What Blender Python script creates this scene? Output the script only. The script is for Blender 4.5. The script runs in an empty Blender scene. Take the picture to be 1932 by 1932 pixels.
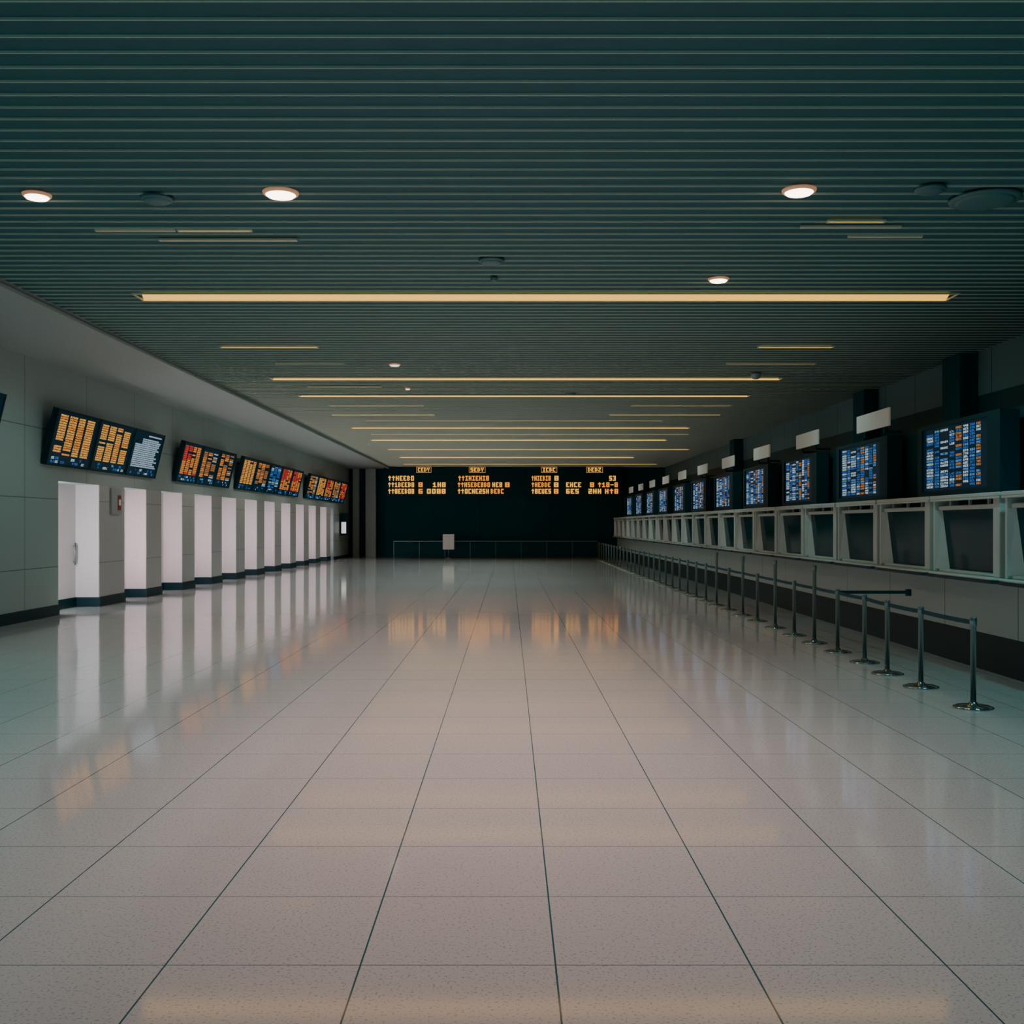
import bpy, math, random
from mathutils import Matrix, Vector
random.seed(7)
scene=bpy.context.scene
col=scene.collection
H=1.9

# ------------------------------------------------------------ materials
def mat(name,color,rough=0.5,metal=0.0,emit=None,es=0.0,noise=0.0,nscale=20,spec=0.5,coat=0.0):
    m=bpy.data.materials.new(name); m.use_nodes=True
    nt=m.node_tree; b=nt.nodes['Principled BSDF']
    b.inputs['Base Color'].default_value=(*color,1)
    b.inputs['Roughness'].default_value=rough
    b.inputs['Metallic'].default_value=metal
    b.inputs['Specular IOR Level'].default_value=spec
    b.inputs['Coat Weight'].default_value=coat
    if noise>0:
        n=nt.nodes.new('ShaderNodeTexNoise'); n.inputs['Scale'].default_value=nscale
        g=nt.nodes.new('ShaderNodeNewGeometry')
        nt.links.new(g.outputs['Position'],n.inputs['Vector'])
        mx=nt.nodes.new('ShaderNodeMix'); mx.data_type='RGBA'
        mx.inputs['A'].default_value=(*[c*(1-noise) for c in color],1)
        mx.inputs['B'].default_value=(*[min(1,c*(1+noise)) for c in color],1)
        nt.links.new(n.outputs['Fac'],mx.inputs['Factor'])
        nt.links.new(mx.outputs['Result'],b.inputs['Base Color'])
    if emit:
        b.inputs['Emission Color'].default_value=(*emit,1)
        b.inputs['Emission Strength'].default_value=es
    return m

def grid_mat(name,base,line,axes,rough=0.3,speck=0.0,speckcol=(0.1,0.15,0.15),dark=None,spec=0.5,tilevar=0.0,roughvar=0.0):
    m=bpy.data.materials.new(name); m.use_nodes=True
    nt=m.node_tree; N=nt.nodes; L=nt.links; b=N['Principled BSDF']
    g=N.new('ShaderNodeNewGeometry'); s=N.new('ShaderNodeSeparateXYZ'); L.new(g.outputs['Position'],s.inputs[0])
    def M(op,a,bv=None):
        n=N.new('ShaderNodeMath'); n.operation=op
        for i,v in enumerate((a,bv)):
            if v is None: continue
            if isinstance(v,(int,float)): n.inputs[i].default_value=v
            else: L.new(v,n.inputs[i])
        return n.outputs[0]
    fac=None
    for ax,off,p,w,st in axes:
        u=M('DIVIDE',M('SUBTRACT',s.outputs[ax],off),p)
        f=M('ABSOLUTE',M('SUBTRACT',M('FRACT',M('ADD',u,0.5)),0.5))
        k=M('MULTIPLY',M('LESS_THAN',f,w/2/p),st)
        fac=k if fac is None else M('MAXIMUM',fac,k)
    rgb=N.new('ShaderNodeRGB'); rgb.outputs[0].default_value=(*base,1); colout=rgb.outputs[0]
    def mix(f,a,bcol):
        mx=N.new('ShaderNodeMix'); mx.data_type='RGBA'
        L.new(f,mx.inputs['Factor']); L.new(a,mx.inputs['A']); mx.inputs['B'].default_value=(*bcol,1)
        return mx.outputs['Result']
    if speck>0:
        n=N.new('ShaderNodeTexNoise'); n.inputs['Scale'].default_value=70; n.inputs['Detail'].default_value=3
        L.new(g.outputs['Position'],n.inputs['Vector'])
        r=N.new('ShaderNodeMapRange'); r.inputs['From Min'].default_value=0.57; r.inputs['From Max'].default_value=0.64
        L.new(n.outputs['Fac'],r.inputs['Value'])
        colout=mix(M('MULTIPLY',r.outputs[0],speck),colout,speckcol)
        n2=N.new('ShaderNodeTexNoise'); n2.inputs['Scale'].default_value=0.5
        L.new(g.outputs['Position'],n2.inputs['Vector'])
        colout=mix(M('MULTIPLY',n2.outputs['Fac'],0.3),colout,tuple(c*0.85 for c in base))
    colout=mix(fac,colout,line)
    if dark:
        thr,dc=dark
        colout=mix(M('LESS_THAN',s.outputs[2],thr),colout,dc)
    L.new(colout,b.inputs['Base Color'])
    b.inputs['Roughness'].default_value=rough
    b.inputs['Specular IOR Level'].default_value=spec
    if roughvar>0:
        n3=N.new('ShaderNodeTexNoise'); n3.inputs['Scale'].default_value=1.3; n3.inputs['Detail'].default_value=4
        L.new(g.outputs['Position'],n3.inputs['Vector'])
        L.new(M('ADD',M('MULTIPLY',n3.outputs['Fac'],roughvar),rough-roughvar/2),b.inputs['Roughness'])
    return m

M_floor=grid_mat('terrazzo_floor',(0.56,0.595,0.585),(0.03,0.12,0.14),
    [(0,0.2017,0.842,0.008,1.0),(1,4.573,0.842,0.008,0.7)],rough=0.08,speck=0.6,speckcol=(0.15,0.24,0.24),roughvar=0.03,spec=0.7)
M_wall=grid_mat('wall_panel',(0.35,0.45,0.44),(0.05,0.09,0.10),
    [(1,20.8,3.05,0.02,0.8),(2,1.02,1.42,0.018,0.8)],rough=0.45)
M_pier=grid_mat('pillar_panel',(0.44,0.47,0.47),(0.10,0.14,0.15),[(2,1.02,1.42,0.018,0.7)],rough=0.4)
M_recess=mat('recess_white',(0.76,0.70,0.72),0.45)
M_soffit=mat('soffit_paint',(0.38,0.45,0.44),0.6,noise=0.05)
M_base=mat('black_plinth',(0.002,0.030,0.038),0.4,spec=0.2)
M_ceil=mat('ceiling_teal_back',(0.035,0.135,0.155),0.7,noise=0.1,nscale=3,spec=0.2)
M_fin=mat('ceiling_slat_edge',(0.70,0.72,0.58),0.5,spec=0.3)
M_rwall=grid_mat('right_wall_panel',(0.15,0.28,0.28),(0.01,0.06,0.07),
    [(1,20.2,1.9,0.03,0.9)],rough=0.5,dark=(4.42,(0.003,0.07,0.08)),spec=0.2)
M_dark=mat('dark_teal',(0.003,0.055,0.066),0.5,noise=0.2,nscale=2,spec=0.12)
M_darkw=mat('dark_back_wall',(0.002,0.055,0.070),0.7,spec=0.1)
M_column=mat('dark_pilaster',(0.005,0.075,0.088),0.6,spec=0.12)
M_housing=mat('monitor_housing_black',(0.002,0.042,0.053),0.5,spec=0.10)
M_screen=mat('screen_glass_dark',(0.001,0.016,0.026),0.3,emit=(0.001,0.025,0.05),es=0.35,spec=0.08)
M_white=mat('counter_white',(0.58,0.65,0.62),0.35,noise=0.04,nscale=5)
M_counter=grid_mat('counter_front',(0.44,0.53,0.51),(0.04,0.08,0.09),[(1,12.8,2.15,0.02,0.9)],rough=0.35)
M_ledge=mat('ledge_dark_edge',(0.01,0.05,0.06),0.4,spec=0.2)
M_glass=mat('dark_window_glass',(0.006,0.050,0.058),0.08,spec=0.06)
M_steel=mat('brushed_steel',(0.25,0.34,0.34),0.3,metal=0.9,noise=0.1,nscale=60)
M_dsteel=mat('dim_steel',(0.06,0.14,0.15),0.4,metal=0.6)
M_chrome=mat('steel_base',(0.32,0.42,0.42),0.15,metal=0.95)
M_belt=mat('belt_webbing',(0.01,0.08,0.10),0.6,spec=0.2)
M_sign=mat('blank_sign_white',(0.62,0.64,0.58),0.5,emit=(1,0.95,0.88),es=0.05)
M_strip=mat('strip_lamp_warm',(0.5,0.3,0.1),0.5,emit=(1.0,0.52,0.065),es=1.45)
M_strip2=mat('strip_glow_dim',(0.3,0.2,0.1),0.5,emit=(1.0,0.58,0.18),es=0.35)
M_strip3=mat('strip_glow_mid',(0.4,0.3,0.1),0.5,emit=(1.0,0.56,0.12),es=0.8)
M_down=mat('downlight_lens',(1,0.95,0.9),0.4,emit=(1.0,0.76,0.60),es=9)
M_down2=mat('small_downlight_lens',(1,0.95,0.9),0.4,emit=(1.0,0.80,0.66),es=1.5)
M_halo_ring=mat('downlight_halo_ring',(0.5,0.38,0.28),0.4,emit=(1,0.45,0.25),es=0.3)  # ring emits to paint the halo around each lens
M_disc=mat('ceiling_disc_grey',(0.07,0.19,0.20),0.5)
M_red=mat('fire_red',(0.28,0.03,0.035),0.4)
M_grey=mat('grey_plastic',(0.30,0.36,0.36),0.4)
M_clear=mat('rail_glass',(0.001,0.05,0.063),0.4,spec=0.1)
M_wlit=mat('lit_notice',(0.8,0.8,0.8),0.5,emit=(1,0.95,0.95),es=0.8)
E_or=mat('glyph_orange',(0,0,0),0.5,emit=(1.0,0.30,0.015),es=1.35)
E_am=mat('glyph_amber',(0,0,0),0.5,emit=(1.0,0.44,0.05),es=1.4)
E_rd=mat('glyph_red',(0,0,0),0.5,emit=(1.0,0.04,0.015),es=1.0)
E_wh=mat('glyph_white',(0,0,0),0.5,emit=(0.6,0.8,0.95),es=0.9)
E_bl=mat('glyph_blue',(0,0,0),0.5,emit=(0.02,0.16,0.60),es=0.9)
E_pb=mat('glyph_pale_blue',(0,0,0),0.5,emit=(0.12,0.40,0.85),es=0.8)
E_do=mat('glyph_dim_orange',(0,0,0),0.5,emit=(1.0,0.38,0.09),es=0.6)
GM=[E_or,E_am,E_rd,E_wh,E_bl,E_pb,E_do]
OR,AM,RD,WH,BL,PB,DO=range(7)

# ------------------------------------------------------------ mesh helpers
def boxes_mesh(name,bs,m,mats=None):
    V=[];F=[]
    for (x0,x1,y0,y1,z0,z1) in bs:
        i=len(V)
        V+=[(x0,y0,z0),(x1,y0,z0),(x1,y1,z0),(x0,y1,z0),(x0,y0,z1),(x1,y0,z1),(x1,y1,z1),(x0,y1,z1)]
        F+=[(i,i+3,i+2,i+1),(i+4,i+5,i+6,i+7),(i,i+1,i+5,i+4),(i+1,i+2,i+6,i+5),(i+2,i+3,i+7,i+6),(i+3,i,i+4,i+7)]
    me=bpy.data.meshes.new(name); me.from_pydata(V,[],F); me.update()
    me.materials.append(m); return me

def recalc(me):
    import bmesh
    bm=bmesh.new(); bm.from_mesh(me); bmesh.ops.recalc_face_normals(bm,faces=bm.faces[:]); bm.to_mesh(me); bm.free()

def prism(name,V,m):
    n=len(V)//2
    F=[tuple(range(n)),tuple(range(2*n-1,n-1,-1))]+[(i,i+n,(i+1)%n+n,(i+1)%n) for i in range(n)]
    me=bpy.data.meshes.new(name); me.from_pydata(V,[],F); recalc(me); me.materials.append(m); return me

def poly_extrude(name,pts,axis,a,b,m):
    return prism(name,[(p[0],t,p[1]) for t in (a,b) for p in pts],m)

def lathe(name,prof,m,seg=28):
    V=[];F=[]
    for r,z in prof:
        for k in range(seg):
            a=2*math.pi*k/seg; V.append((r*math.cos(a),r*math.sin(a),z))
    n=len(prof)
    for i in range(n-1):
        for k in range(seg):
            k2=(k+1)%seg
            F.append((i*seg+k,i*seg+k2,(i+1)*seg+k2,(i+1)*seg+k))
    F.append(tuple(reversed(range(seg)))); F.append(tuple((n-1)*seg+k for k in range(seg)))
    me=bpy.data.meshes.new(name); me.from_pydata(V,[],F); me.update()
    for i,p in enumerate(me.polygons): p.use_smooth = len(p.vertices)==4
    me.materials.append(m); return me

def obj(name,me,loc=(0,0,0),parent=None,label=None,category=None,group=None,kind=None,rot=None,bevel=0):
    o=bpy.data.objects.new(name,me); col.objects.link(o)
    o.location=loc
    if rot: o.rotation_euler=rot
    if parent: o.parent=parent
    if label: o["label"]=label
    if category: o["category"]=category
    if group: o["group"]=group
    if kind: o["kind"]=kind
    if bevel>0 and me is not None:
        md=o.modifiers.new('bevel','BEVEL'); md.width=bevel; md.segments=2; md.limit_method='ANGLE'
    return o

def thing(name,loc,parts,label,category,group=None,rot=None):
    e=obj(name,None,loc,label=label,category=category,group=group,rot=rot)
    e.empty_display_size=0.2
    out=[]
    for p in parts:
        out.append(obj(p[0],p[1],p[2],parent=e,label=p[3] if len(p)>3 else None,bevel=p[4] if len(p)>4 else 0))
    return e,out

# ------------------------------------------------------------ room shell
YB=63.0; YF=-4.0; ZC=5.3
XL=-9.5; XR=9.2; REC=-10.05
obj('floor',boxes_mesh('floor',[(REC-0.3,XR+0.3,YF,YB+0.3,-0.2,0)],M_floor),kind='structure')

fins=[]
y=YF+0.1
pitch=0.25
XC=-7.0
ce=bpy.data.meshes.new('ceiling')
plate=[(XC,XR,YF,YB,ZC,ZC+0.2)]
while y<YB-0.1:
    fins.append((XC,XR,y,y+0.008,ZC-0.020,ZC+0.01)); y+=pitch
V=[];F=[];MI=[]
for idx,(x0,x1,y0,y1,z0,z1) in enumerate(plate+fins):
    i=len(V)
    V+=[(x0,y0,z0),(x1,y0,z0),(x1,y1,z0),(x0,y1,z0),(x0,y0,z1),(x1,y0,z1),(x1,y1,z1),(x0,y1,z1)]
    F+=[(i,i+3,i+2,i+1),(i+4,i+5,i+6,i+7),(i,i+1,i+5,i+4),(i+1,i+2,i+6,i+5),(i+2,i+3,i+7,i+6),(i+3,i,i+4,i+7)]
    MI+=[0 if idx<len(plate) else 1]*6
ce.from_pydata(V,[],F); ce.update(); ce.materials.append(M_ceil); ce.materials.append(M_fin)
ce.polygons.foreach_set('material_index',MI)
obj('ceiling',ce,kind='structure')
obj('trim_1',boxes_mesh('soffit',[(XL-0.55,XC,YF,YB,ZC-0.08,ZC+0.2)],M_soffit),kind='structure')
obj('trim_2',boxes_mesh('soffit_lip',[(XC-0.10,XC+0.04,YF,YB,ZC-0.13,ZC-0.08)],M_soffit),kind='structure')

LINT=2.82
obj('wall_left',boxes_mesh('wall_left',[
    (REC,XL,YF,22.35,0,ZC-0.08),
    (REC,XL,22.35,57.4,LINT,ZC-0.08),
    (REC,XL,57.4,YB,0,ZC-0.08)],M_wall),kind='structure')
obj('wall_recess',boxes_mesh('wall_recess',[(REC-0.2,REC,22.0,57.8,0,LINT+0.1)],M_recess),kind='structure')
obj('baseboard_left',boxes_mesh('baseboard_left',[(XL,XL+0.03,YF,22.35,0,0.22),(XL,XL+0.03,57.4,YB,0,0.16),
    (REC,REC+0.03,22.35,57.4,0,0.22)],M_base),kind='structure')
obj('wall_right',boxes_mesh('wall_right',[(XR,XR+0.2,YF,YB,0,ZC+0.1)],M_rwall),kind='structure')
obj('wall_back',boxes_mesh('wall_back',[(REC,XR+0.2,YB,YB+0.2,0,ZC+0.1)],M_darkw),kind='structure')
obj('trim_3',boxes_mesh('jamb',[(-9.2,-8.85,YB-0.5,YB,0,ZC-0.1),(-8.45,-7.85,YB-0.5,YB,0,ZC-0.1)],M_soffit),kind='structure')
obj('trim_4',boxes_mesh('header_r',[(6.75,XR,YB-0.6,YB,0,ZC)],mat('dim_teal_wall',(0.01,0.07,0.08),0.6,spec=0.2)),kind='structure')

# pillars
M_near=mat('pillar_reveal_white',(0.70,0.64,0.66),0.4)
piers=[(24.6,1.6)]+[(27.8+3.05*k,1.2) for k in range(10)]
pm={}
for i,(y0,ln) in enumerate(piers):
    if ln not in pm:
        pm[ln]=(boxes_mesh('pillar_body',[(-0.55,0,0,ln,0.22,LINT)],M_pier),
                boxes_mesh('pillar_reveal',[(-0.55,-0.012,-0.015,0.0,0.22,LINT)],M_near),
                boxes_mesh('plinth',[(-0.55,0.02,-0.02,ln+0.02,0,0.22)],M_base))
    thing('wall_pillar',(XL,y0,0),[('pillar_body',pm[ln][0],(0,0,0),None,0.01),('pillar_reveal',pm[ln][1],(0,0,0),'white reveal panel'),('plinth',pm[ln][2],(0,0,0),'black plinth')],
        'square grey panelled pillar with white reveal and black plinth between lit recesses','pillar','row of wall pillars')
ends=[22.35]+[p[0]+p[1] for p in piers]
for i,ye in enumerate(ends):  # unseen panels added on pillar far sides to brighten the next reveal
    ld=bpy.data.lights.new('recess_fill','AREA'); ld.shape='RECTANGLE'; ld.size=0.4; ld.size_y=2.3
    ld.energy=(64-2.4*i) if i else 110; ld.color=(1,0.78,0.82)
    lo=bpy.data.objects.new('recess_fill',ld); col.objects.link(lo)
    lo.location=(XL-0.3,ye+0.04,1.5); lo.rotation_euler=(math.radians(90),0,math.radians(180))
hm=lathe('handle_bar',[(0.018,0),(0.018,0.5)],M_steel,12)
hb=boxes_mesh('handle_mount',[(-0.04,0,-0.012,0.012,0,0.03)],M_steel)
for yy in (24.45,30.3):
    thing('pull_handle',(REC+0.05,yy,0.98),[('handle_bar',hm,(0,0,0)),('handle_mount',hb,(0,0,0.06)),('handle_mount',hb,(0,0,0.41))],
      'slim vertical steel pull handle on white recess door','door handle','recess door handles')

thing('fire_alarm_panel',(XL,25.55,2.15),[
  ('panel_body',boxes_mesh('fp',[(0,0.06,-0.32,0.32,0,0.62)],M_grey),(0,0,0),'grey metal box',0.01),
  ('red_plate',boxes_mesh('fpr',[(0.06,0.07,0.04,0.24,0.10,0.46)],M_red),(0,0,0),'red plate'),
  ('white_plate',boxes_mesh('fpw',[(0.07,0.078,0.08,0.20,0.22,0.36)],M_sign),(0,0,0),'white label plate')],
  'grey fire call panel with small red plate on wall pillar','fire alarm')
thing('wall_notice',(XL,59.5,1.3),[
  ('notice_frame',boxes_mesh('nf',[(0,0.45,-0.1,0.1,0,1.25)],M_housing),(0,0,0),'black frame',0.01),
  ('notice_face',boxes_mesh('nw',[(0.12,0.38,-0.115,-0.1,0.12,0.75)],M_wlit),(0,0,0),'lit white panel')],
  'black projecting notice box with lit white panel on wall','notice')

# ------------------------------------------------------------ glyphs
FONT={'0':'111101101101111','1':'010110010010111','2':'111001111100111','3':'111001011001111','4':'101101111001001',
'5':'111100111001111','6':'111100111101111','7':'111001001010010','8':'111101111101111','9':'111101111001111',
'A':'010101111101101','B':'110101110101110','C':'111100100100111','D':'110101101101110','E':'111100110100111',
'G':'111100101101111','H':'101101111101101','I':'111010010010111','K':'101101110101101','L':'100100100100111',
'O':'111101101101111','S':'111100111001111','T':'111010010010010','U':'101101101101111','Y':'101101010010010','Z':'111001010100111',
'^':'010111010010010','-':'000000111000000','|':'010010010010010','#':'111111111111111',' ':'000000000000000'}
def glyph_mesh(name,entries,y=-0.004,bold=0.0):
    V=[];F=[];MI=[]
    for (txt,x,z,cw,ch,mi) in entries:
        px=cw/4.0; pz=ch/5.0
        for ci,c in enumerate(txt):
            g=FONT[c]
            for r in range(5):
                cc=0
                while cc<3:
                    if g[r*3+cc]=='1':
                        e=cc
                        while e+1<3 and g[r*3+e+1]=='1': e+=1
                        x0=x+ci*cw+cc*px-bold*px; x1=x+ci*cw+(e+1)*px+bold*px; z1=z+ch-r*pz+bold*pz*0.5; z0=z1-pz-bold*pz
                        i=len(V); V+=[(x0,y,z0),(x1,y,z0),(x1,y,z1),(x0,y,z1)]; F.append((i,i+1,i+2,i+3)); MI.append(mi)
                        cc=e+1
                    else: cc+=1
    me=bpy.data.meshes.new(name); me.from_pydata(V,[],F); me.update()
    for m in GM: me.materials.append(m)
    me.polygons.foreach_set('material_index',MI); return me
CH='0123456789ABCDEGHIKLOSTUZ8HE0B'
def rnd(n): return ''.join(random.choice(CH) for _ in range(n))

def list_screen(W,Hh,style,rows=16):
    E=[]
    mx=0.08*W; top=Hh*0.92; bot=Hh*0.20
    rp=(top-bot)/rows; ch=rp*0.70
    if style in('orange','amber','redorange','red'):
        cols=[(0,0.20),(0.25,0.21),(0.51,0.18),(0.75,0.22)]
        for r in range(rows):
            for c,(cx,cwid) in enumerate(cols):
                if random.random()<0.06: continue
                n=max(2,int(cwid*W*0.84/(ch*0.95)))
                cw=cwid*W*0.84/n
                mi={'orange':OR,'amber':AM,'redorange':OR,'red':RD}[style]
                if style=='amber' and random.random()<0.2: mi=OR
                if style=='orange' and random.random()<0.4: mi=AM
                if style=='redorange' and (c<2 and r<rows*0.45 or random.random()<0.15): mi=RD
                if style=='red' and random.random()<0.3: mi=OR
                E.append((rnd(n),mx+cx*W*0.84,top-(r+1)*rp+rp*0.13,cw,ch,mi))
    elif style=='white':
        for r in range(rows):
            if r==1: continue
            L0=0.45 if r==0 else (0.25 if r<5 else 0.0)
            wid=0.84*W*(1-L0)*random.uniform(0.85,1.0)
            n=int(wid/(ch*0.8)); E.append((rnd(n),mx+L0*0.84*W,top-(r+1)*rp+rp*0.13,ch*0.8,ch,WH if random.random()<0.9 else PB))
    elif style=='mixed':
        for r in range(rows):
            for c,(cx,cwid) in enumerate([(0,0.25),(0.30,0.3),(0.66,0.3)]):
                if random.random()<0.18: continue
                n=max(2,int(cwid*W*0.84/ch)); E.append((rnd(n),mx+cx*W*0.84,top-(r+1)*rp+rp*0.13,ch,ch,random.choice([OR,DO,DO,OR] if c<2 else [WH,DO,DO])))
    elif style=='bluewhite':
        for r in range(rows):
            for c,(cx,cwid) in enumerate([(0,0.25),(0.30,0.3),(0.66,0.3)]):
                if random.random()<0.15: continue
                n=max(2,int(cwid*W*0.84/ch)); E.append((rnd(n),mx+cx*W*0.84,top-(r+1)*rp+rp*0.13,ch,ch,random.choice([WH,PB,BL,BL])))
    fh=Hh*0.05
    for r in range(2):
        x=mx
        while x<W*0.86:
            n=random.randint(1,4)
            if random.random()<0.45: E.append((rnd(n),x,Hh*(0.12-r*0.065),fh*0.8,fh*0.9,random.choice([PB,BL,WH,BL])))
            x+=n*fh*0.8+fh*0.6
    return glyph_mesh('screen_text_'+style,E)

def screen_parts(W,Hh,textmesh,depth=0.12):
    hous=boxes_mesh('display_housing',[(0,W,0.012,depth,0,Hh),
        (0,0.05,-0.012,0.012,0,Hh),(W-0.05,W,-0.012,0.012,0,Hh),(0.05,W-0.05,-0.012,0.012,0,0.05),(0.05,W-0.05,-0.012,0.012,Hh-0.05,Hh)],M_housing)
    scr=boxes_mesh('display_screen',[(0.05,W-0.05,0.0,0.012,0.05,Hh-0.05)],M_screen)
    arm=boxes_mesh('mounting_arm',[(0,0.08,depth,depth+0.22,Hh*0.72,Hh*0.72+0.08)],M_dark)
    return [('display_housing',hous,(0,0,0),'black housing'),('display_screen',scr,(0,0,0),'dark glass screen'),
       ('screen_text',textmesh,(0,0,0),'glowing rows of timetable characters'),
       ('mounting_arm',arm,(W*0.25,0,0)),('mounting_arm',arm,(W*0.7,0,0))]

TILT=math.atan2(0.28,1.15); HL=1.18
def bank(y0,y1,styles,rows,grp):
    n=len(styles); w=(y1-y0)/n
    for i,s in enumerate(styles):
        W=w-0.05
        tm=list_screen(W,HL,s,rows)
        desc={'orange':'orange','amber':'amber','redorange':'red and orange','red':'red','white':'white','mixed':'orange and white','bluewhite':'blue and white'}[s]
        thing('flight_information_display',(XL+0.10,y0+i*w,3.12),screen_parts(W,HL,tm),
           'black tilted wall display with glowing %s timetable text'%desc,'display screen',grp,rot=(TILT,0,math.radians(90)))
bank(17.1,19.3,['bluewhite'],15,'tilted wall displays')
bank(21.5,28.2,['amber','amber','white'],17,'tilted wall displays')
bank(29.9,35.6,['redorange','mixed','mixed'],15,'tilted wall displays')
bank(36.6,47.2,['amber','mixed','bluewhite','redorange','redorange'],14,'tilted wall displays')
bank(48.9,60.3,['mixed','amber','redorange','mixed','red'],13,'tilted wall displays')

# ------------------------------------------------------------ right displays
def grid_screen(W,Hh,seed):
    random.seed(seed); E=[]
    x0=0.08*W; ww=0.80*W; rows=20; rp=Hh*0.86/rows; ch=rp*0.70
    colw=[0.15,0.10,0.16,0.10,0.12,0.10,0.10,0.08]; cx=0
    for c,cwid in enumerate(colw):
        for r in range(rows):
            if random.random()<0.18: continue
            n=max(1,int(round(cwid*ww/(ch*1.9)))); cw=cwid*ww*0.90/n
            base=[WH,BL,WH,BL,DO,WH,BL,DO][c]
            mi=base if random.random()<0.6 else random.choice([WH,PB,BL,BL,PB])
            E.append((rnd(n),x0+cx*ww,Hh*0.94-(r+1)*rp,cw,ch,mi))
        cx+=cwid+0.012
    return glyph_mesh('grid_text',E)
SW=2.3; SH=0.98
variants=[grid_screen(SW,SH,s) for s in (1,2,3)]
hous=boxes_mesh('display_housing',[(-0.1,SW+0.3,0.012,0.22,-0.05,SH+0.03),
    (-0.1,0.06,-0.03,0.012,-0.05,SH+0.03),(SW-0.06,SW+0.3,-0.03,0.012,-0.05,SH+0.03),(0.06,SW-0.06,-0.03,0.012,-0.05,0.03),(0.06,SW-0.06,-0.03,0.012,SH-0.03,SH+0.03)],M_housing)
scr=boxes_mesh('display_screen',[(0.06,SW-0.06,0.0,0.012,0.03,SH-0.03)],M_screen)
XD=6.24
mon_ys=[14.9+4.0*k for k in range(11)]
for i,yc in enumerate(mon_ys):
    thing('counter_display',(XD,yc+SW/2-0.05,2.36),[('display_housing',hous,(0,0,0),'black housing'),('display_screen',scr,(0,0,0),'dark glass screen'),
       ('screen_text',variants[i%3],(0,0,0),'grid of white, blue and orange characters')],
       'black display with white, blue and orange character grid above counters','display screen','displays above the counters',rot=(0,0,math.radians(-90)))
obj('header_beam',boxes_mesh('header_beam',[(6.56,6.75,8.0,60.5,2.31,3.42)],M_dark),label='long dark header beam carrying the displays above the counters',category='beam')
sp=boxes_mesh('sign_plate',[(-0.8,0.8,-0.02,0.02,0,0.30)],M_sign)
sb=boxes_mesh('sign_bracket',[(0,0.04,0.02,0.06,-0.10,0.2),(0,0.04,0.06,0.33,-0.10,-0.06),(0,0.04,0.29,0.33,-0.10,-0.06)],M_dark)
for k in range(10):
    thing('blank_sign',(6.25,18.2+4.0*k,3.53),[('sign_plate',sp,(0,0,0),None,0.008),('sign_bracket',sb,(-0.5,0,0),'dark steel bracket'),('sign_bracket',sb,(0.46,0,0),'dark steel bracket')],
       'blank white rectangular sign plate raised above counter display','sign','blank signs above the counters',rot=(0,0,math.radians(-90)))

cmz=boxes_mesh('pilaster_shaft',[(-0.35,0,-0.42,0.42,0,ZC-0.03)],M_column)
for yy in (21.2,26.8,42.0):
    o=obj('pilaster',cmz,(XR-0.01,yy,0),label='dark full-height pilaster against grey panelled wall',category='column',group='dark pilasters')

# ------------------------------------------------------------ counters
UW=2.15
front=boxes_mesh('front_panel',[(0.15,0.55,0.0,UW,0.50,1.18)],M_counter)
toe=boxes_mesh('toe_kick',[(0.22,0.55,0.0,UW,0,0.50)],M_base)
lp=[(0.2,0.02),(-0.06,0.02),(-0.13,0.10),(-0.15,0.25),(-0.15,UW-0.25),(-0.13,UW-0.10),(-0.06,UW-0.02),(0.2,UW-0.02)]
def flat(name,pts,z0,z1,m):
    return prism(name,[(p[0],p[1],z) for z in (z0,z1) for p in pts],m)
ledge=flat('ledge',lp,1.22,1.250,M_white)
ledge_u=flat('ledge_edge',[(x*1.0-0.005 if x<0 else x,yy) for x,yy in lp],1.18,1.22,M_ledge)
Z0=1.25; Z1=2.30
GT=0.04; GB=0.10
frame=boxes_mesh('window_frame',[
   (-0.03,0.30,0.10,0.28,Z0,Z1-0.05),
   (-0.05,0.30,UW-0.14,UW-0.08,Z0,Z1-0.05),
   (0.0,0.30,0.28,UW-0.14,Z1-0.20,Z1-0.14),
   (0.0,0.30,0.28,UW-0.14,Z0,Z0+0.04)],M_white)
yb=UW-0.14
wing=prism('side_wing',[(-0.04,yb,Z0+0.04),(GB,yb-0.15,Z0+0.04),(0.30,yb-0.15,Z0+0.04),(0.30,yb,Z0+0.04),
                        (-0.04,yb,Z1-0.20),(GT,yb-0.05,Z1-0.20),(0.30,yb-0.05,Z1-0.20),(0.30,yb,Z1-0.20)],M_white)
canopy=boxes_mesh('canopy_shelf',[(-0.08,0.45,0.04,UW-0.04,Z1-0.05,Z1+0.0),(-0.08,-0.05,0.04,UW-0.04,Z1-0.08,Z1-0.05)],M_white)
brk=boxes_mesh('canopy_bracket',[(0.0,0.03,0,0.04,Z1-0.14,Z1-0.05)],M_grey)
glass=poly_extrude('window_glass',[(GB,Z0+0.04),(0.29,Z0+0.04),(0.29,Z1-0.20),(GT,Z1-0.20)],'Y',0.28,yb-0.05,M_glass)
back=boxes_mesh('unit_back',[(0.45,0.55,0,UW,1.18,Z1)],M_dark)
for k in range(-1,22):
    y0=12.8+UW*k
    parts=[
      ('front_panel',front,(0,0,0)),('toe_kick',toe,(0,0,0),'black recessed toe kick'),('ledge',ledge,(0,0,0),None,0.01),
      ('ledge_edge',ledge_u,(0,0,0),'dark underside trim'),('window_frame',frame,(0,0,0),None,0.012),('side_wing',wing,(0,0,0)),
      ('canopy_shelf',canopy,(0,0,0),None,0.01),('window_glass',glass,(0,0,0),'dark slanted glass'),
      ('unit_back',back,(0,0,0))]
    if k<8:
        parts+=[('canopy_bracket',brk,(0,yy,0)) for yy in (0.45,1.0,1.6)]
    thing('check_in_counter',(6.0,y0,0),parts,
      'white counter unit with framed dark window and rounded ledge','counter','row of white counter units')

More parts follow.
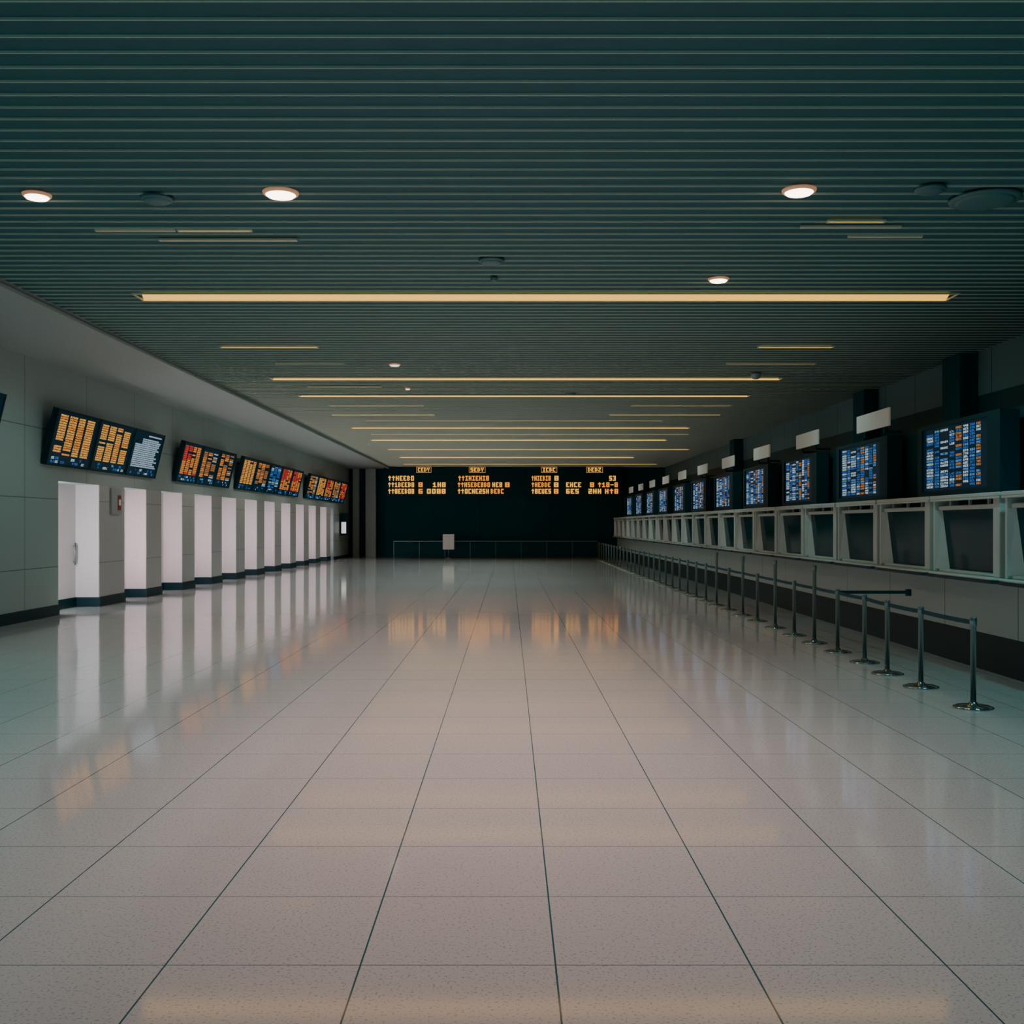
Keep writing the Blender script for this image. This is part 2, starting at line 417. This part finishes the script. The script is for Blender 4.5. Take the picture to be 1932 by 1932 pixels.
# ------------------------------------------------------------ stanchions
def pole(hh): return lathe('pole',[(0.03,0.02),(0.03,hh-0.09),(0.036,hh-0.088),(0.036,hh-0.01),(0.028,hh)],M_steel,20)
sbase=lathe('weighted_base',[(0.20,0),(0.20,0.012),(0.17,0.024),(0.06,0.034),(0.04,0.06),(0.03,0.065)],M_chrome,36)
pl=pole(0.94); plt=pole(1.25)
ys=[11.0,12.4,13.5,14.6,15.8,17.0,18.2,19.5,20.9,22.2,23.6,25.0]
while ys[-1]<56.5: ys.append(ys[-1]+1.35)
tall={17.0,19.5,22.2,25.0}
for i,yy in enumerate(ys):
    t=yy in tall
    xx=4.82 if i<3 else 4.9
    parts=[('pole',plt if t else pl,(0,0,0)),('weighted_base',sbase,(0,0,0),'round polished base')]
    if i<len(ys)-1:
        ln=ys[i+1]-yy; xn=4.82 if i+1<3 else 4.9
        z=0.885; dx=xn-xx
        me=bpy.data.meshes.new('belt')
        V=[];n=6
        for s in range(n+1):
            u=s/n; sag=-0.006*4*u*(1-u)
            for (ox,oz) in ((-0.004,-0.024),(0.004,-0.024),(0.004,0.024),(-0.004,0.024)):
                V.append((dx*u+ox,0.036+(ln-0.073)*u,z+sag+oz))
        F=[(0,1,2,3),(4*n+3,4*n+2,4*n+1,4*n)]
        for s in range(n):
            a=4*s;b=a+4
            F+=[(a,b,b+1,a+1),(a+1,b+1,b+2,a+2),(a+2,b+2,b+3,a+3),(a+3,b+3,b,a)]
        me.from_pydata(V,[],F); me.materials.append(M_belt)
        parts.append(('belt',me,(0,0,0),'dark retractable belt'))
    if i==4:
        parts.append(('side_belt',boxes_mesh('side_belt',[(0.03,1.05,-0.004,0.004,0.87,0.918),(1.02,1.09,-0.03,0.03,0.84,0.94)],M_belt),(0,0,0),'belt reaching toward counter front'))
    lab='taller steel queue post with round base and dark belt' if t else 'steel queue post with round base and dark belt'
    thing('stanchion',(xx,yy,0),parts,lab,'queue barrier','queue barrier posts beside the counters')

# ------------------------------------------------------------ departure board + back
def sx(px,d): return (px-960)*d/2000
BW=13.9; B0=-7.3; BY=61.8
bparts=[]
def wr(t,px0,px1,y,hpx=9.0,mi=OR):
    hpx=min(hpx,9.0)
    x=sx(px0,BY)-B0; w=sx(px1,BY)-sx(px0,BY); z=(990-y)*BY/2000+H-3.55-hpx*BY/4000
    bparts.append(('board_text',glyph_mesh('board_text',[(t,x,z,w/len(t),hpx*BY/2000,mi)],-0.12,0.04),(0,0,0),'glowing orange characters'))
for t,a,b in (('CEDY',789,812),('SEDY',888,914),('ICBC',1024,1049),('DEDZ',1109,1135)): wr(t,a,b,886.5,7,AM)
R1,R2,R3=902.5,914.7,927
wr('^^HEEB0',733,783,R1,9.5,AM);wr('^^IHIEHI8',865,924,R1);wr('^HIEBI8',1003,1040,R1);wr('8',1046,1056,R1,9.5,AM);wr('53',1149,1163,R1,9.5,AM)
wr('^^1BEEB8',733,783,R2,9.5,AM);wr('8',790,800,R2);wr('1H8',817,843,R2,9.5,AM);wr('^^HSEBE8B0',864,926,R2);wr('HE8',929,949,R2,9.5,AM);wr('8',953,964,R2)
wr('^HEBDE',1003,1040,R2);wr('8',1045,1056,R2,9.5,AM);wr('EHCE',1068,1098,R2,9.5,AM);wr('8',1113,1123,R2);wr('^18-8',1128,1167,R2)
wr('^^8EEB08',733,783,R3,9.5,AM);wr('6',790,800,R3);wr('0088',806,843,R3,9.5,AM);wr('^^0CHE2SH',864,924,R3,9.5,AM);wr('BEBC',926,952,R3)
wr('^8EUES',1003,1041,R3,9.5,AM);wr('8',1045,1056,R3);wr('6E5',1068,1094,R3,9.5,AM);wr('2HH',1110,1136,R3,9.5,AM);wr('H^8',1141,1168,R3)
M_row=mat('board_row',(0.003,0.035,0.045),0.5,spec=0.2)
for a,b in ((786,814),(885,916),(1021,1051),(1106,1137)):
    x0=sx(a,BY)-B0;x1=sx(b,BY)-B0;z0=(990-892)*BY/2000+H-3.55;z1=(990-881)*BY/2000+H-3.55;t=0.025
    bparts.append(('heading_frame',boxes_mesh('heading_frame',[(x0,x1,-0.12,-0.1,z0,z0+t),(x0,x1,-0.12,-0.1,z1-t,z1),(x0,x0+t,-0.12,-0.1,z0,z1),(x1-t,x1,-0.12,-0.1,z0,z1)],E_do),(0,0,0),'dim orange heading outline'))
for z in (0.13,0.50,0.87,1.22):
    bparts.append(('row_divider',boxes_mesh('row_divider',[(0,BW,-0.10,-0.06,z-0.012,z+0.012)],M_row),(0,0,0)))
thing('departure_board',(B0,BY,3.55),[
  ('board_body',boxes_mesh('board_body',[(0,BW,-0.06,0.25,0,1.70)],M_housing),(0,0,0),'black board casing')]+bparts,
  'long black departure board with rows of orange characters','departure board')
obj('shutter_panel',boxes_mesh('shutter',[(B0,B0+BW,62.3,62.5,0,3.55)]+[(B0+i*1.39,B0+i*1.39+0.04,62.26,62.3,0,3.55) for i in range(11)],M_darkw),
   label='wide dark closed shutter under the departure board',category='shutter')
RX0,RX1,RY=-6.6,5.1,60.8
n=8; gw=(RX1-RX0)/n
rpm=boxes_mesh('rail_post',[(-0.025,0.025,-0.025,0.025,0,0.93)],M_dsteel)
gpm=boxes_mesh('rail_glass',[(0.06,gw-0.06,-0.008,0.008,0.12,0.85)],M_clear)
rparts=[('top_rail',boxes_mesh('top_rail',[(RX0,RX1,-0.03,0.03,0.93,0.97)],M_steel),(0,0,0),None,0.01),
  ('bottom_rail',boxes_mesh('bottom_rail',[(RX0,RX1,-0.03,0.03,0.05,0.10)],M_column),(0,0,0))]
for i in range(n+1):
    rparts.append(('rail_post',rpm,(RX0+gw*i,0,0)))
    if i<n: rparts.append(('rail_glass',gpm,(RX0+gw*i,0,0),'dark tinted glass panel'))
thing('guard_rail',(0,RY,0),rparts,'long steel guard rail with tinted glass in front of shutter','railing')
thing('sign_stand',(-3.4,59.8,0),[
  ('sign_plate',boxes_mesh('spl',[(-0.32,0.32,-0.05,-0.03,0.50,1.36)],M_sign),(0,0,0),'blank white plate',0.01),
  ('stand_pole',lathe('spo',[(0.025,0.02),(0.025,1.3)],M_steel,14),(0,0,0)),
  ('stand_base',lathe('sba',[(0.2,0),(0.2,0.02),(0.04,0.05)],M_steel,24),(0,0,0))],
  'blank white notice on slim steel stand by the railing','sign stand')
thing('litter_bin',(-5.8,61.5,0),[
  ('bin_body',boxes_mesh('bbd',[(-0.2,0.2,-0.2,0.2,0,0.95)],M_column),(0,0,0),None,0.02),
  ('bin_lid',boxes_mesh('bld',[(-0.22,0.22,-0.22,0.22,0.95,1.02)],M_column),(0,0,0),None,0.01)],
  'small dark square litter bin behind the railing','bin')

# ------------------------------------------------------------ ceiling lights
ZF=ZC-0.020
def strip(y,x0,x1,w,m,lab='long recessed warm linear ceiling light'):
    L=x1-x0; t=0.02
    lens=flat('lamp_lens',[(-L/2+t+w*0.25,-w/2+t),(L/2-t-w*0.25,-w/2+t),(L/2-t,w/2-t),(-L/2+t,w/2-t)],-0.012,0.0,m)  # also the glowing face of the painted spill strips
    fr=boxes_mesh('light_or_glow_frame',[(-L/2,L/2,-w/2,-w/2+t,-0.02,0.0),(-L/2,L/2,w/2-t,w/2,-0.02,0.0),(-L/2,-L/2+t,-w/2+t,w/2-t,-0.02,0.0),(L/2-t,L/2,-w/2+t,w/2-t,-0.02,0.0)],M_fin)
    thing('linear_light_or_glow',((x0+x1)/2,y,ZF),[('lamp_lens',lens,(0,0,0),'glowing diffuser or painted spill'),('light_or_glow_frame',fr,(0,0,0))],lab,'ceiling light','linear ceiling lights and painted glow')
strip(15.7,-5.5,6.58,0.50,M_strip)
for y,w in ((24.5,0.36),(27.75,0.34),(36.9,0.42),(42.2,0.45),(53.1,0.6)):
    strip(y,-5.5,6.3,w,M_strip)
short='short dim warm ceiling strip'
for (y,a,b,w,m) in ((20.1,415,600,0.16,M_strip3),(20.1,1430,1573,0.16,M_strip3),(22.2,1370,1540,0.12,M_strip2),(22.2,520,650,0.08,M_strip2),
     (25.9,580,720,0.14,M_strip2),(12.14,180,330,0.06,M_strip2),(12.14,335,475,0.08,M_strip3),(12.55,300,560,0.07,M_strip2),(11.78,1560,1670,0.08,M_strip3),(12.4,1600,1740,0.05,M_strip2),(12.0,1510,1700,0.05,M_strip2),  # strips nearest the camera are painted warm spill on the slats
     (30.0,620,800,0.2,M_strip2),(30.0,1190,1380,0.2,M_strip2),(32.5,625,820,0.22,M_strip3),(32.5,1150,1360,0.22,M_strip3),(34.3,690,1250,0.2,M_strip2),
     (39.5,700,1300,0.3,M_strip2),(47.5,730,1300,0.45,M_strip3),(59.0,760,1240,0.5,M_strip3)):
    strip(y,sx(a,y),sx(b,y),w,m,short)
def downlight(x,y,r,on=True):
    ring=lathe('trim_ring',[(r*0.9,-0.03),(r*1.08,-0.02),(r*1.12,0.0)],M_halo_ring if on else M_disc,32)
    lens=lathe('lamp_lens',[(r*0.4,-0.05),(r*0.8,-0.045),(r*0.92,-0.03),(r*0.92,-0.02)],(M_down if r>0.12 else M_down2) if on else M_disc,32)
    if on: thing('downlight',(x,y,ZF),[('trim_ring',ring,(0,0,0)),('lamp_lens',lens,(0,0,0),'glowing lens')],'round glowing recessed downlight in slatted ceiling','downlight','ceiling downlights')  # also makes the added unseen downlights overhead
    else: thing('ceiling_speaker',(x,y,ZF),[('trim_ring',ring,(0,0,0)),('speaker_grille',lens,(0,0,0))],'unlit round grey disc flush in slatted ceiling','ceiling speaker','unlit ceiling discs')
def spot(x,y,p,c=(1,0.84,0.78),ang=120,blend=0.7,z=ZF-0.08,rad=0.12,tilt=0.0):  # unseen spots added as fill, apart from the modelled fixtures
    ld=bpy.data.lights.new('fill_spot','SPOT'); ld.energy=p; ld.color=c; ld.spot_size=math.radians(ang); ld.spot_blend=blend; ld.shadow_soft_size=rad
    lo=bpy.data.objects.new('fill_spot',ld); col.objects.link(lo); lo.location=(x,y,z); lo.rotation_euler=(0,math.radians(tilt),0)
for x,y,r in ((-4.83,10.85,0.13),(-2.32,10.78,0.165),(2.93,10.7,0.155),(2.88,14.56,0.13),(-2.4,22.3,0.11),(-2.5,26.2,0.06)):
    downlight(x,y,r)
for x,y,r in ((-3.64,10.97,0.15),(4.24,10.66,0.14),(4.94,11.0,0.32),(-0.22,13.55,0.15),(-0.2,14.5,0.05),(1.6,27.3,0.12)):
    downlight(x,y,r,False)
thing('smoke_detector',(5.5,23.6,ZF),[('detector_body',lathe('db',[(0.05,-0.14),(0.09,-0.12),(0.11,-0.05),(0.12,0)],M_grey,24),(0,0,0))],
   'small domed grey smoke detector on slatted ceiling','smoke detector')
for x,y in ((-2.3,4.6),(2.6,4.6),(0.1,0.5)): downlight(x,y,0.16)  # unseen downlights added overhead to help light the near floor

PK=(1,0.65,0.60); NE=(0.92,1.0,0.96); TE=(0.25,0.95,0.98)
for x,y,p in ((-0.8,4.8,200),(0.8,4.8,200),(-1.2,8.0,400),(1.0,8.0,380),(-1.6,10.78,430),(1.2,10.7,370),(0.4,14.0,380),(-1.0,17.5,260)):  # added pink fill brightening the floor centre
    spot(x,y,p,PK,ang=98,blend=1.0)
for y,p in ((15.7,190),(20.1,190),(24.5,200),(27.75,210),(32.5,240),(36.9,260),(42.2,270),(47.5,270),(53.1,190)):
    for x in (-4.2,-1.5,1.2):  # extra unseen spots added to boost the weak strips
        spot(x,y,p*(0.75 if x>1 else 1),(1,0.80,0.75) if y<30 else NE)
for y,p in ((14,80),(20,110),(26,150),(32,180),(38,190),(44,200),(50,200),(56,200)):
    spot(-5.6,y,p,(1,0.88,0.82) if y>24 else (0.6,0.97,0.95),ang=95,blend=0.9,tilt=42,z=ZC-0.35)  # added fill tilted to wash the left wall
for y in (6,13,20,28,36,44,52):
    spot(4.6,y,95,(0.5,0.96,0.93),ang=110,blend=0.9,tilt=-38)  # added cool fill tilted toward the counters
for y in (3,7,12): spot(-6.2,y,190,TE,ang=115,tilt=5)  # unseen teal fill added to tint the left floor edge
for y in (3,7,11): spot(5.8,y,150,TE,ang=110,tilt=0)  # same added teal fill along the right floor edge

# ------------------------------------------------------------ world + camera
w=bpy.data.worlds.new('World'); scene.world=w; w.use_nodes=True
bg=w.node_tree.nodes['Background']; bg.inputs[0].default_value=(0.05,0.34,0.40,1); bg.inputs[1].default_value=0.75
cd=bpy.data.cameras.new('Camera'); cam=bpy.data.objects.new('Camera',cd); col.objects.link(cam)
cd.sensor_width=36; cd.lens=36*2000/1932
cam.location=(0,0,H); cam.rotation_euler=(math.radians(90),0,0)
cd.shift_x=6/1932; cd.shift_y=24/1932
cd.clip_end=200
scene.camera=cam
